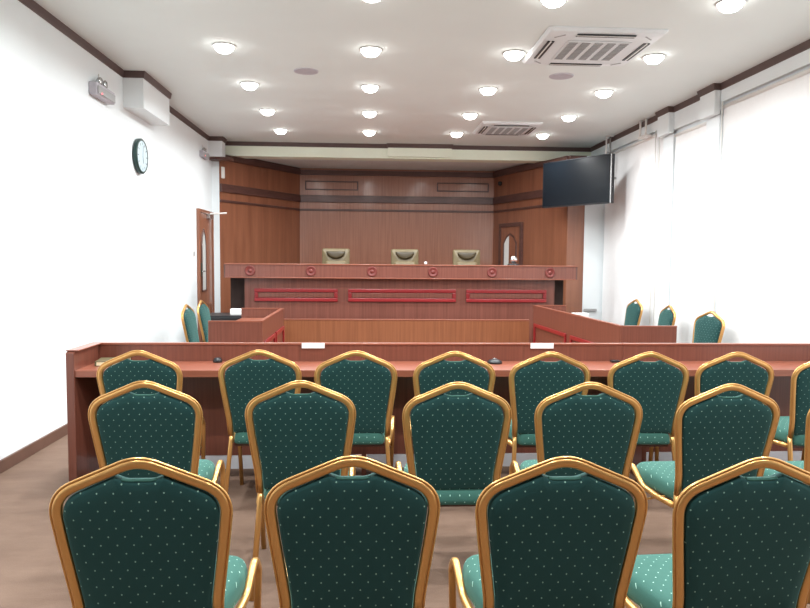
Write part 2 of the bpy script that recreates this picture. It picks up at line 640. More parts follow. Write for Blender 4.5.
obj('door_handle', bm, M_STEEL, dr, smooth=True)
cl = obj('door_closer', box(B(), XL + 0.03, XL + 0.085, dy0 + 0.42, dy0 + 0.68, 2.02, 2.09), M_STEEL, dr, bevel=0.006)
bm = B()
sweep(bm, [(XL + 0.06, dy0 + 0.55, 2.10), (XL + 0.30, dy0 + 0.60, 2.115)], (0, 0, 1), 0.014, 0.012, 8)
obj('closer_arm', bm, M_PLASTIC, cl)

sw = tag(obj('light_switch', box(B(), XL, XL + 0.012, 9.68, 9.77, 1.44, 1.54), M_PLASTIC, bevel=0.003), 'small white switch plate on left wall before the door', 'switch')
obj('rocker', box(B(), XL + 0.012, XL + 0.018, 9.70, 9.75, 1.46, 1.52), M_GREY, sw)

# door in the angled stage wall, beside the right-hand judge's chair
P0, P1 = Vector(BR), Vector(SR)
dd = (P1 - P0).normalized()


def onw(s):
    v = P0 + dd * s
    return (v.x, v.y)


s0, s1, dt = 0.35, 1.02, 2.03
d2 = struct('door_2', wallbar(B(), onw(s0), onw(s1), 0.36, dt, 0.03, -0.03), M_WOODSIDE)
bm = B()
wallbar(bm, onw(s0 - 0.06), onw(s0), 0.36, dt + 0.07, 0.05, -0.05)
wallbar(bm, onw(s1), onw(s1 + 0.06), 0.36, dt + 0.07, 0.05, -0.05)
wallbar(bm, onw(s0), onw(s1), dt, dt + 0.07, 0.05, -0.05)
obj('door_frame', bm, M_WOODBAND, d2, bevel=0.004)


def on3(s, z, off):
    v = P0 + dd * s + Vector((dd.y, -dd.x)) * off
    return Vector((v.x, v.y, z))


def arch_pts(a, b, za, zb, off):
    m_ = (a + b) / 2
    h_ = (b - a) / 2
    return [on3(a, za, off), on3(b, za, off), on3(b, zb - 0.16, off), on3(m_ + h_ * .55, zb - 0.05, off), on3(m_, zb, off), on3(m_ - h_ * .55, zb - 0.05, off), on3(a, zb - 0.16, off)]


nv = Vector((dd.y, -dd.x, 0))
bm = B()
prism(bm, arch_pts(s0 + 0.12, s1 - 0.12, 1.0, 1.90, 0.031), nv * 0.008)
obj('glass_pane', bm, M_LITPANE, d2)
bm = B()
pp = arch_pts(s0 + 0.12, s1 - 0.12, 1.0, 1.90, 0.036)
for a, b in zip(pp, pp[1:] + pp[:1]):
    sweep(bm, [a, b], nv, 0.018, 0.014, 6, 3)
obj('pane_moulding', bm, M_WOODBAND, d2)
obj('pane_brown_reflection', (lambda b: prism(b, [on3(s0 + 0.32, 1.0, 0.04), on3(s1 - 0.12, 1.0, 0.04), on3(s1 - 0.12, 1.74, 0.04), on3(s1 - 0.23, 1.85, 0.04), on3(s0 + 0.34, 1.90, 0.04), on3(s0 + 0.32, 1.895, 0.04)], nv * 0.008))(B()), M_WOODSIDE, d2)  # brown half of what the glass reflects, added as a plate over the pane

# ================================================================== CEILING FITTINGS
GL = 'recessed ceiling downlights'
rows = ['front-most visible row', 'second visible row', 'third visible row', 'row closest to the stage beam']
cols = ['far left column', 'column second from left', 'column third from left', 'far right column']


def make_lamp():
    t = thing('downlight', 'x', 'ceiling light', (0, 0, 0), 0, GL)
    obj('trim_ring', lathe(B(), [(0.088, 0.0), (0.098, -0.002), (0.102, -0.008), (0.092, -0.012), (0.086, -0.008), (0.086, 0.0)]), M_PLASTIC, t, smooth=True)
    obj('lens', lathe(B(), [(0.084, 0.0), (0.084, -0.014), (0.076, -0.036), (0.056, -0.054), (0.028, -0.063), (0.01, -0.065)], n=16), M_LENS, t, smooth=True)  # dome bulge stands in for the lamp's round glare
    ld = bpy.data.lights.new('lamp_light', 'AREA')
    ld.shape = 'DISK'
    ld.size = 0.15
    ld.energy = LAMP_W
    ld.color = LAMP_RGB
    ld.spread = math.radians(166)
    lo = bpy.data.objects.new('lamp_light', ld)
    COL.objects.link(lo)
    lo.parent = t
    lo.location = (0, 0, -0.07)
    return t


lamp0 = make_lamp()
first = True
for j in range(-4, 4):
    for i in range(4):
        x, y = -1.255 + i * 1.279, 6.15 + j * 1.302
        if y < YN + 0.3:
            continue
        if j >= 0:
            lab = 'bright round downlight, %s, %s' % (rows[j], cols[i])
        elif j == -1:
            lab = 'round downlight at the top edge of the photo, %s' % cols[i]
        else:
            lab = 'round recessed downlight overhead, nearer than the photo shows'
        if first:
            lamp0.location = (x, y, H)
            lamp0['label'] = lab
            first = False
        else:
            dup(lamp0, (x, y, H), 0, lab)


def make_ac(x0, x1, y0, y1, lab):
    cx, cy = (x0 + x1) / 2, (y0 + y1) / 2
    a = (x1 - x0) / 2
    t = thing('air_conditioner', lab, 'air conditioner', (cx, cy, H), 0, 'ceiling cassette air conditioners')
    bm = B()
    prof = [(a, 0), (a, -0.012), (a - 0.02, -0.03), (a - 0.10, -0.038), (0.27, -0.038)]
    rings = []
    for r, z in prof:
        pts = fillet([(-r, -r, z), (r, -r, z), (r, r, z), (-r, r, z)], [0.03] * 4, 3, True)
        rings.append([bm.verts.new(p) for p in pts])
    for r0, r1 in zip(rings, rings[1:]):
        for k in range(len(r0)):
            bm.faces.new((r0[k], r0[(k + 1) % len(r0)], r1[(k + 1) % len(r0)], r1[k]))
    bm.faces.new(rings[-1])
    obj('panel', bm, M_ACP, t)
    # intake grille with louvre strips
    g = obj('intake_grille', box(B(), -0.27, 0.27, -0.27, 0.27, -0.046, -0.0385), M_ACP, t, bevel=0.004)
    for k in range(5):
        bm = B()
        xx = -0.215 + k * 0.1075
        for q in range(12):
            yy = -0.23 + q * 0.04
            box(bm, xx - 0.035, xx + 0.035, yy - 0.011, yy + 0.011, -0.052, -0.047)
        obj('grille_strip', bm, M_GREY, g)
    for dx, dy in ((0, -1), (0, 1), (-1, 0), (1, 0)):
        bm = B()
        bb = B()
        L_, off = 0.24, a - 0.085
        for o_, th, bmx in ((off - 0.012, 0.012, bm), (off + 0.022, 0.009, bm), (off + 0.004, 0.006, bb)):
            z0 = -0.0445 if bmx is bm else -0.046
            if dx == 0:
                c = dy * o_
                box(bmx, -L_, L_, c - th, c + th, z0, -0.0375)
            else:
                c = dx * o_
                box(bmx, c - th, c + th, -L_, L_, z0, -0.0375)
        v = obj('air_slot', bm, M_BLACK, t)
        obj('flap', bb, M_PLASTIC, v)
    for sx, sy in ((-1, -1), (1, -1), (-1, 1), (1, 1)):
        bm = B()
        c = a - 0.12
        sweep(bm, [(sx * (c + 0.035), sy * (c - 0.035), -0.038), (sx * (c - 0.035), sy * (c + 0.035), -0.038)], (0, 0, 1), 0.008, 0.004, 6)
        obj('corner_clip', bm, M_GREY, t)
    return t


make_ac(1.43, 2.40, 5.43, 6.40, 'large square ceiling air conditioner nearer the camera, between downlights')
make_ac(1.53, 2.36, 9.17, 10.00, 'smaller looking ceiling air conditioner farther away, near the stage beam')

for x, y, lab in ((-0.61, 6.91, 'flat round grey ceiling speaker left of centre downlights'),
                  (1.94, 6.87, 'flat round grey ceiling speaker below the large air conditioner')):
    t = thing('ceiling_speaker', lab, 'speaker', (x, y, H), 0, 'round ceiling speakers')
    obj('rim', lathe(B(), [(0.112, 0), (0.122, 0), (0.120, -0.006), (0.112, -0.008)]), M_LGREY, t)
    obj('speaker_grille', lathe(B(), [(0.111, 0), (0.111, -0.0055), (0.105, -0.007)]), M_LGREY, t)

# ------------------------------------------------------------------ emergency lights, clock, alarm on the left wall


def emergency(yc, zc, s, lab, sc=0.8):
    t = thing('emergency_light', lab, 'emergency light', (XL, yc, zc), 0, 'emergency lights on the left wall')
    t.scale = (sc, sc, sc)
    obj('housing', box(B(), 0.0, 0.09, -0.27 * s, 0.27 * s, -0.085, 0.055), M_LGREY, t, bevel=0.012)
    obj('front_cover', box(B(), 0.091, 0.104, -0.25 * s, 0.25 * s, -0.07, 0.02), M_GREY, t, bevel=0.006)
    for dy in (-0.12 * s, 0.02 * s):
        bm = B()
        lathe(bm, [(0.02, 0.0), (0.045, 0.02), (0.05, 0.05), (0.044, 0.056)], (0.03, dy, 0.085), 16, 'X')
        h = obj('lamp_head', bm, M_STEEL, t, smooth=True)
        bm = B()
        tube(bm, (0.035, dy, 0.05), (0.035, dy, 0.085), 0.012, 8)
        obj('swivel', bm, M_BLACK, h)
    obj('indicator_led', lathe(B(), [(0.009, 0.0), (0.009, 0.005), (0.004, 0.007)], (0.1045, -0.16 * s, -0.055), 10, 'X'), M_LED, t)
    bm = B()
    tube(bm, (0.012, 0.0, 0.055), (0.012, 0.0, 0.2), 0.006, 8)
    obj('cable', bm, M_PLASTIC, t, smooth=True)


emergency(6.42, 2.93, 1.0, 'grey emergency light unit high on left wall before the large ceiling box')
emergency(10.33, 2.96, 1.0, 'grey emergency light unit above the wooden door on left wall', 0.66)

t = thing('wall_clock', 'round dark-rimmed wall clock with pale blue face on left wall', 'clock', (XL, 7.47, 2.51))
R = 0.185
bm = B()
lathe(bm, [(R - 0.02, 0.0), (R, 0.01), (R, 0.045), (R - 0.012, 0.055), (R - 0.03, 0.045)], (0, 0, 0), 40, 'X')
obj('rim', bm, M_DARKG, t, smooth=True)
obj('face', lathe(B(), [(R - 0.025, 0.046), (R - 0.025, 0.049)], (0, 0, 0), 40, 'X'), M_CLOCKF, t)
for k in range(12):
    th = k * PI / 6
    c, s_ = math.sin(th), math.cos(th)
    bm = B()
    sweep(bm, [(0.051, c * 0.12, s_ * 0.12), (0.051, c * (0.145), s_ * 0.145)], (1, 0, 0), 0.005, 0.0015, 4)
    obj('hour_mark', bm, M_BLACK, t)
for nm, th, ln, wd in (('hour_hand', 2.9, 0.075, 0.006), ('minute_hand', 0.15, 0.115, 0.004)):
    bm = B()
    sweep(bm, [(0.054, 0, 0), (0.054, math.sin(th) * ln, math.cos(th) * ln)], (1, 0, 0), wd, 0.0015, 4)
    obj(nm, bm, M_BLACK, t)

sp = tag(obj('alarm_sounder', box(B(), -0.035, 0.035, -0.03, 0.0, -0.09, 0.09), M_PLASTIC, bevel=0.008, loc=(-2.30, 11.03, 2.78), rz=math.atan2(1.84, 1.095)),
         'small white upright box high on the wooden wall above the door side', 'alarm')
sn = tag(obj('motion_sensor', lathe(B(), [(0.01, -0.04), (0.035, -0.03), (0.04, 0.03), (0.02, 0.04)], (0, 0, 0), 16, 'Z'), M_BLACK, loc=onw(0.32)[:2] + (2.83,), smooth=True),
         'tiny black dome sensor high on the right angled wood wall', 'sensor')
sn.location.x -= 0.055
sn.location.y -= 0.03

# ------------------------------------------------------------------ hanging screen
A_, B_ = Vector((2.718, 10.5)), Vector((3.405, 9.4))
cdir = (B_ - A_).normalized()
ctr = (A_ + B_) / 2
t = thing('television', 'large black flat screen hanging angled at right of the stage', 'television', (ctr.x, ctr.y, 2.59), math.atan2(cdir.y, cdir.x))
hw = (B_ - A_).length / 2
obj('casing', box(B(), -hw, hw, 0.0, 0.055, -0.345, 0.345), M_BLACK, t, bevel=0.006)
obj('screen', box(B(), -hw + 0.012, hw - 0.012, -0.004, -0.0005, -0.325, 0.332), M_SCREEN, t)
bm = B()
frame_on(bm, (-hw, 0), (hw, 0), -0.345, 0.345, 0.010, 0.007, -0.007)
obj('bezel', bm, M_BLACK, t)
obj('mount_plate', box(B(), -0.3, 0.3, 0.055, 0.085, -0.15, 0.15), M_STEEL, t, bevel=0.004)
obj('edge_strip', box(B(), hw - 0.022, hw - 0.004, -0.009, -0.0072, -0.345, 0.345), M_STEEL, t)
bm = B()
tube(bm, (0.32, 0.085, 0.05), (hw - 0.25, 0.40, 0.05), 0.018, 10)
obj('swivel_arm', bm, M_STEEL, t, smooth=True)
# ceiling pole with its bracket at the near edge
t = thing('ceiling_pole', 'slim pale pole from the ceiling holding the flat screen', 'pole', (3.60, 10.05, 0))
bm = B()
tube(bm, (0, 0, 2.35), (0, 0, H), 0.014)
obj('pole', bm, M_STEEL, t, smooth=True)
bm = B()
tube(bm, (-0.06, 0.0, 2.88), (-0.06, 0.0, H), 0.012)
obj('side_pole', bm, M_PLASTIC, t, smooth=True)
obj('bracket', box(B(), -0.08, 0.03, -0.02, 0.02, 2.885, 2.93), M_CHROME, t, bevel=0.006)
obj('ceiling_flange', lathe(B(), [(0.06, H - 0.001), (0.06, H - 0.012), (0.03, H - 0.016)], (-0.01, 0, 0), 20), M_PLASTIC, t, smooth=True)
t = thing('pipe_bracket', 'small white pipe bracket over the cornice on right wall', 'bracket', (XR - 0.04, 8.86, 0))
for dy in (-0.09, 0.09):
    bm = B()
    tube(bm, (-0.03, dy, 3.08), (-0.03, dy, H), 0.014, 10)
    obj('pipe', bm, M_PLASTIC, t, smooth=True)
obj('clamp', box(B(), -0.05, 0.035, -0.12, 0.12, 3.05, 3.08), M_PLASTIC, t, bevel=0.004)

# ================================================================== STAGE FURNITURE
struct('floor_stage', prism(B(), [(-1.7, 10.15, 0), (2.6, 10.15, 0), (2.6, 11.9, 0), (2.4, 12.55, 0), (-1.3, 12.55, 0), (-1.7, 12.0, 0)], (0, 0, 0.35)), M_CARPET)

t = thing('judge_bench', 'long high reddish wood judges bench with red framed panels', 'bench', (0, 0, 0))
obj('counter_band', box(B(), -1.95, 2.96, 9.5, 9.58, 1.175, 1.345), M_BENCH, t)
bm = B()
box(bm, -1.965, 2.975, 9.49, 9.80, 1.345, 1.362)
obj('ledge_top', bm, M_DESKTOP, t, bevel=0.004)
obj('band_edging', box(B(), -1.955, 2.965, 9.49, 9.60, 1.160, 1.175), M_DESKTOP, t, bevel=0.003)
for x0, x1 in ((-1.97, -1.95), (2.96, 2.98)):
    obj('end_cap', box(B(), x0, x1, 9.5, 9.8, 1.165, 1.345), M_WOODBAND, t)
obj('front_panel', box(B(), -1.71, 2.69, 9.62, 9.65, 0, 1.160), M_BENCH, t)
for x0, x1 in ((-1.71, -1.68), (2.66, 2.69)):
    obj('side_panel', box(B(), x0, x1, 9.65, 10.12, 0, 1.160), M_BENCH, t)
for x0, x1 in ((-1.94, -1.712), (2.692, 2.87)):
    obj('gap_shade_panel', box(B(), x0, x1, 9.80, 9.82, 0, 1.150), M_GAPSHADE, t)  # added dark boards standing in for the shaded gaps at the bench ends
obj('worktop', box(B(), -1.68, 2.66, 9.65, 10.13, 1.05, 1.085), M_DESKTOP, t)
for x0, x1 in ((-1.573, -0.41), (-0.265, 1.265), (1.41, 2.57)):
    bm = frame_on(B(), (x0, 9.62), (x1, 9.62), 0.832, 1.014, 0.052, 0.028, -0.028)
    f = obj('panel_frame', bm, M_RED, t, bevel=0.008)
    obj('panel_centre', box(B(), x0 + 0.056, x1 - 0.056, 9.604, 9.62, 0.888, 0.958), M_BENCH, f, bevel=0.006)
for x in (-1.613, -0.776, 0.07, 0.924, 1.758, 2.586):
    bm = B()
    z = 1.262
    lathe(bm, [(0.052, 0), (0.070, 0), (0.072, -0.010), (0.062, -0.016), (0.052, -0.010)], (x, 9.5, z), 28, 'Y')
    lathe(bm, [(0.03, 0), (0.03, -0.010), (0.012, -0.016)], (x, 9.5, z), 20, 'Y')
    for k in range(4):
        th = k * PI / 2 + 0.4
        sweep(bm, [(x + 0.028 * math.cos(th), 9.496, z + 0.028 * math.sin(th)), (x + 0.055 * math.cos(th), 9.496, z + 0.055 * math.sin(th))], (0, 1, 0), 0.006, 0.006, 5)
    obj('medallion', bm, M_MEDAL, t, smooth=True)

# metal bell ornament and tiny items on the bench ledge
t = thing('desk_bell', 'shiny round metal bell on dark base at bench right end', 'bell', (2.10, 9.68, 1.362))
obj('base', lathe(B(), [(0.085, 0), (0.085, 0.015), (0.06, 0.025)], n=24), M_BLACK, t, smooth=True)
prof = [(0.055 * math.cos(a), 0.085 + 0.055 * math.sin(a)) for a in [(-80 + 16 * k) * PI / 180 for k in range(11)]]
obj('ball', lathe(B(), [(0.02, 0.025)] + prof, n=24), M_CHROME, t, smooth=True)
prof = [(0.022 * math.cos(a), 0.022 + 0.022 * math.sin(a)) for a in [(-80 + 16 * k) * PI / 180 for k in range(11)]]
tag(obj('white_ornament', lathe(B(), prof, n=14), M_PLASTIC, loc=(0.83, 9.62, 1.362), smooth=True), 'tiny white object on bench ledge right of the middle chair', 'ornament')

t0 = None
for k, (x, hh, lab) in enumerate(((-0.505, 0.0, 'olive leather high-back chair behind the bench, left one of three'),
                                  (0.616, 0.02, 'olive leather high-back chair behind the bench, middle of three'),
                                  (1.631, 0.0, 'olive leather high-back chair behind the bench, nearest the side door'))):
    if t0 is None:
        t = t0 = thing('judge_chair', lab, 'chair', (x, 10.85, 0.35), PI, 'olive leather chairs behind the bench')
        bm = B()
        for q in range(5):
            th = q * 2 * PI / 5 + 0.3
            sweep(bm, [(0, 0, 0.10), (0.28 * math.cos(th), 0.28 * math.sin(th), 0.06)], (0, 0, 1), 0.022, 0.012, 6)
            lathe(bm, [(0.03, -0.015), (0.03, 0.015)], (0.28 * math.cos(th), 0.28 * math.sin(th), 0.031), 12, 'Y')
        obj('star_base', bm, M_BLACK, t)
        bm = B()
        tube(bm, (0, 0, 0.08), (0, 0, 0.42), 0.025)
        obj('gas_column', bm, M_BLACK, t, smooth=True)
        ol = fillet([(-0.25, -0.24), (0.25, -0.24), (0.25, 0.24), (-0.25, 0.24)], [0.07] * 4, 5, True) if False else [(v.x, v.y) for v in fillet([(-0.25, -0.24, 0), (0.25, -0.24, 0), (0.25, 0.24, 0), (-0.25, 0.24, 0)], [0.07] * 4, 5, True)]
        obj('seat', cushion(B(), ol, [(0.96, 0.42), (1, 0.45), (1, 0.49), (0.93, 0.525), (0.5, 0.53)], lambda a, b, d: (a, b, d)), M_OLIVE, t, smooth=True)
        ol = [(v.x, v.y) for v in fillet([(-0.22, 0.5, 0), (0.22, 0.5, 0), (0.225, 1.25, 0), (-0.225, 1.25, 0)], [0.05, 0.05, 0.035, 0.035], 5, True)]
        obj('backrest', cushion(B(), ol, [(0.95, -0.05), (1, -0.03), (1, 0.03), (0.95, 0.05), (0.5, 0.055)], lambda a, b, d: (a, -0.24 - d - (b - 0.5) * 0.08, b)), M_OLIVE, t, smooth=True)
        # curved head pad
        ol = []
        for q in range(17):
            th = PI + PI * q / 16
            ol.append((0.15 * math.cos(th), 1.185 + 0.10 * math.sin(th)))
        ol += [(0.15, 1.205), (-0.15, 1.205)]
        obj('head_pad', cushion(B(), ol, [(1, 0), (1, 0.02), (0.9, 0.035), (0.5, 0.04)], lambda a, b, d: (a, -0.19 + d - (b - 0.5) * 0.08 + 0.0, b)), M_OLIVED, t, smooth=True)
        ol = [(v.x, v.y) for v in fillet([(-0.17, 0.62, 0), (0.17, 0.62, 0), (0.17, 1.05, 0), (-0.17, 1.05, 0)], [0.04] * 4, 4, True)]
        obj('lumbar_pad', cushion(B(), ol, [(1, 0), (1, 0.015), (0.9, 0.028), (0.5, 0.032)], lambda a, b, d: (a, -0.19 + d - (b - 0.5) * 0.08, b)), M_OLIVE, t, smooth=True)
        for s in (-1, 1):
            bm = B()
            sweep(bm, fillet([(s * 0.255, -0.2, 0.47), (s * 0.28, -0.19, 0.68), (s * 0.28, 0.14, 0.68), (s * 0.255, 0.16, 0.47)], [0, 0.05, 0.05, 0], 5), (1, 0, 0), 0.018, 0.024, 8)
            obj('armrest', bm, M_OLIVED, t, smooth=True)
    else:
        dup(t0, (x, 10.85, 0.35 + hh * 0), PI, lab)


# ---- side desks (upstand boards around a worktop)


def side_desk(name, corners, label, red_on, reds, ztop=0.86):
    """corners: near-outer, near-inner, far-inner, far-outer"""
    no, ni, fi, fo = [Vector(c) for c in corners]
    t = thing(name, label, 'desk', (0, 0, 0))
    flip = (ni - no).cross(fi - ni) > 0     # interior lies to the left of near->inner
    th = 0.03 if flip else -0.03

    def board(nm, p, q, z0, z1, m, tt):
        return obj(nm, wallbar(B(), p, q, z0, z1, tt), m, t, bevel=0.002)
    board('near_panel', no, ni, 0, ztop - 0.012, M_DESK, th)
    dn = (fi - ni).normalized() * 0.0305
    board('inner_panel', ni + dn, fi - dn, 0, ztop - 0.012, M_DESK, th)
    board('far_panel', fi, fo, 0, ztop - 0.012, M_DESK, th)
    bm = B()
    for p, q in ((no, ni), (ni, fi), (fi, fo)):
        wallbar(bm, p, q, ztop - 0.0115, ztop, th * 1.25, -0.003 if flip else 0.003)
    obj('top_edging', bm, M_DESKTOP, t)
    c = (no + ni + fi + fo) / 4
    pts = [(v + (c - v).normalized() * 0.045) for v in (no, ni, fi, fo)]
    prism_b = prism(B(), [(v.x, v.y, 0.72) for v in pts], (0, 0, 0.03))
    obj('worktop', prism_b, M_DESKTOP, t)
    d = (fi - ni).normalized()
    for s0_, s1_, z0, z1 in reds:
        a, b = ni + d * s0_, ni + d * s1_
        tt = -0.02 if flip else 0.02
        f = obj('panel_frame', frame_on(B(), a, b, z0, z1, 0.042, tt), M_RED, t, bevel=0.004)
    return t


side_desk('side_desk', [(-1.46, 6.33), (-0.967, 6.33), (-0.967, 7.97), (-1.45, 7.97)], 'left side desk of reddish wood with upstand panels', 1,
          [(0.10, 0.80, 0.36, 0.66), (0.88, 1.56, 0.36, 0.66)])
side_desk('side_desk', [(2.80, 5.97), (2.288, 5.97), (2.151, 8.69), (2.58, 8.69)], 'long right side desk of reddish wood, red frames on inner face', 1,
          [(0.12, 1.28, 0.34, 0.63), (1.43, 2.62, 0.34, 0.63)])

t = thing('clerk_desk', 'low orange brown desk front between the two side desks', 'desk', (0, 0, 0))
obj('front_panel', box(B(), -1.25, 2.10, 8.65, 8.68, 0, 0.655), M_CLERK, t)
obj('top_edging', box(B(), -1.25, 2.10, 8.645, 8.685, 0.6555, 0.672), M_DESKTOP, t, bevel=0.003)
obj('desktop', box(B(), -1.25, 2.10, 8.685, 9.15, 0.58, 0.605), M_DESKTOP, t)
for x in (-1.25, 0.42, 2.07):
    obj('side_panel', box(B(), x, x + 0.03, 8.68, 9.12, 0, 0.58), M_CLERK, t)

t = thing('black_cabinet', 'low black cabinet behind the left side desk', 'cabinet', (-1.86, 9.13, 0))
obj('body', box(B(), -0.26, 0.24, -0.25, 0.25, 0, 0.69), M_BLACK, t, bevel=0.008)
obj('door', box(B(), -0.25, 0.23, -0.265, -0.251, 0.03, 0.67), M_BLACK, t, bevel=0.004)
tag(obj('white_box', box(B(), -0.07, 0.07, -0.05, 0.05, 0, 0.075), M_PAPER, bevel=0.004, loc=(-1.73, 9.1, 0.69)), 'small white box on the black cabinet', 'box')
t = thing('white_box', 'white box on a low dark stand right of the bench', 'box', (2.94, 9.20, 0.62))
obj('body', box(B(), -0.10, 0.10, -0.07, 0.07, 0, 0.075), M_PAPER, t, bevel=0.004)
obj('lid', box(B(), -0.104, 0.104, -0.074, 0.074, 0.076, 0.095), M_PAPER, t, bevel=0.003)
t = thing('side_stand', 'low dark wooden stand right of the bench', 'table', (2.94, 9.17, 0))
obj('stand_top', box(B(), -0.18, 0.18, -0.20, 0.14, 0.595, 0.62), M_DESK, t, bevel=0.004)
for sx in (-0.15, 0.15):
    for sy in (-0.17, 0.11):
        obj('leg', box(B(), sx - 0.015, sx + 0.015, sy - 0.015, sy + 0.015, 0, 0.595), M_DESK, t)
tag(obj('wall_bar', box(B(), 3.42, 3.62, 10.50, 10.55, 0.64, 0.68), M_GREY, bevel=0.006), 'small grey horizontal bar low on the white pier', 'bar')
tag(obj('notepad', box(B(), -0.08, 0.08, -0.11, 0.11, 0, 0.02), M_BOOKC, bevel=0.002, loc=(-1.22, 6.75, 0.7505), rz=0.5), 'dark notepad lying on the left side desk', 'notepad')

# ================================================================== THE LONG FRONT TABLES
XT = [-1.85, -0.03, 1.80, 3.64]
YF, YB = 4.27, 4.68
labs = ['left section of the long reddish table, its open end panel showing',
        'middle section of the long reddish table behind the chairs',
        'right section of the long reddish table reaching the right wall']
for k in range(3):
    x0, x1 = XT[k] + 0.001, XT[k + 1] - 0.001
    t = thing('gallery_table', labs[k], 'table', (0, 0, 0), 0, 'long table sections behind the chairs')
    obj('tabletop', box(B(), x0 + (0.0505 if k == 0 else 0.0), x1 - (0 if k < 2 else 0.03), YF, YB - 0.03, 0.698, 0.742), M_DESKTOP, t, bevel=0.002)
    obj('back_panel', box(B(), x0, x1, YB - 0.03, YB, 0.09, 0.852), M_DESK, t)
    obj('ledge_edging', box(B(), x0, x1, YB - 0.036, YB + 0.004, 0.8525, 0.867), M_DESKTOP, t, bevel=0.003)
    if k == 0:
        pts = [(x0, YF - 0.01, 0), (x0, YB - 0.031, 0), (x0, YB - 0.031, 0.859), (x0, YF + 0.02, 0.859), (x0, YF - 0.01, 0.852)]
        obj('side_panel', prism(B(), pts, (0.05, 0, 0)), M_DESK, t, bevel=0.002)
        obj('panel_cap', box(B(), x0 - 0.004, x0 + 0.072, YF + 0.005, YB - 0.037, 0.8595, 0.867), M_DESKTOP, t, bevel=0.002)
    else:
        obj('side_panel', box(B(), x0, x0 + 0.03, YF + 0.01, YB - 0.031, 0, 0.697), M_DESK, t)
    if k == 2:
        obj('side_panel', box(B(), x1 - 0.03, x1, YF - 0.01, YB - 0.031, 0, 0.85), M_DESK, t, bevel=0.002)
    obj('plinth', box(B(), x0 + 0.035, x1 - 0.035, YB - 0.045, YB - 0.005, 0, 0.088), M_PLINTH, t)

t = thing('book', 'thick cream-paged book lying at the left end of the long table', 'book', (-1.665, 4.53, 0.7425), 0.15)
obj('pages', box(B(), -0.08, 0.095, -0.09, 0.09, 0.004, 0.026), M_BOOK, t)
obj('cover', (lambda b: (box(b, -0.09, 0.10, -0.092, 0.095, 0, 0.0035), box(b, -0.09, 0.10, -0.092, 0.095, 0.0265, 0.030), box(b, -0.09, -0.0805, -0.092, 0.095, 0.0035, 0.0265))[0])(B()), M_BOOKC, t)
for x0, x1, lab in ((-0.442, -0.287, 'blank white name card on the table ledge, left one'), (1.138, 1.30, 'blank white name card on the table ledge, right one')):
    bm = B()
    xm = (x0 + x1) / 2
    box(bm, x0, x1, YB - 0.040, YB - 0.0365, 0.832, 0.868)
    tag(obj('name_card', bm, M_PAPER), lab, 'card', 'white name cards on the ledge')
t = thing('microphone_button', 'small dark device on the table between two chair backs', 'device', (0.87, 4.55, 0.7425))
obj('body', lathe(B(), [(0.05, 0), (0.05, 0.012), (0.035, 0.024), (0.01, 0.028)], n=20), M_BLACK, t, smooth=True)
obj('cap', lathe(B(), [(0.014, 0.0285), (0.014, 0.034), (0.006, 0.036)], n=14), M_CHROME, t, smooth=True)
tag(obj('cable_grommet', lathe(B(), [(0.03, 0), (0.03, 0.012), (0.02, 0.03), (0.015, 0.03)], n=18), M_BLACK, loc=(-1.0, 4.60, 0.7425), smooth=True), 'small dark cap on the table left of second back-row chair', 'cap')
tag(obj('table_plug', box(B(), -0.03, 0.03, -0.02, 0.02, 0, 0.015), M_BLACK, loc=(1.35 + 0.37, 4.59, 0.7425), bevel=0.003), 'small dark flat box on the table towards the right', 'box')

# ================================================================== BANQUET CHAIRS
SLOPE = math.tan(math.radians(9.5))


def bp(x, z):
    """point on the leaning back plane"""
    return Vector((x, -0.19 - (z - 0.44) * SLOPE, z))


BN = Vector((0, 1, SLOPE)).normalized()


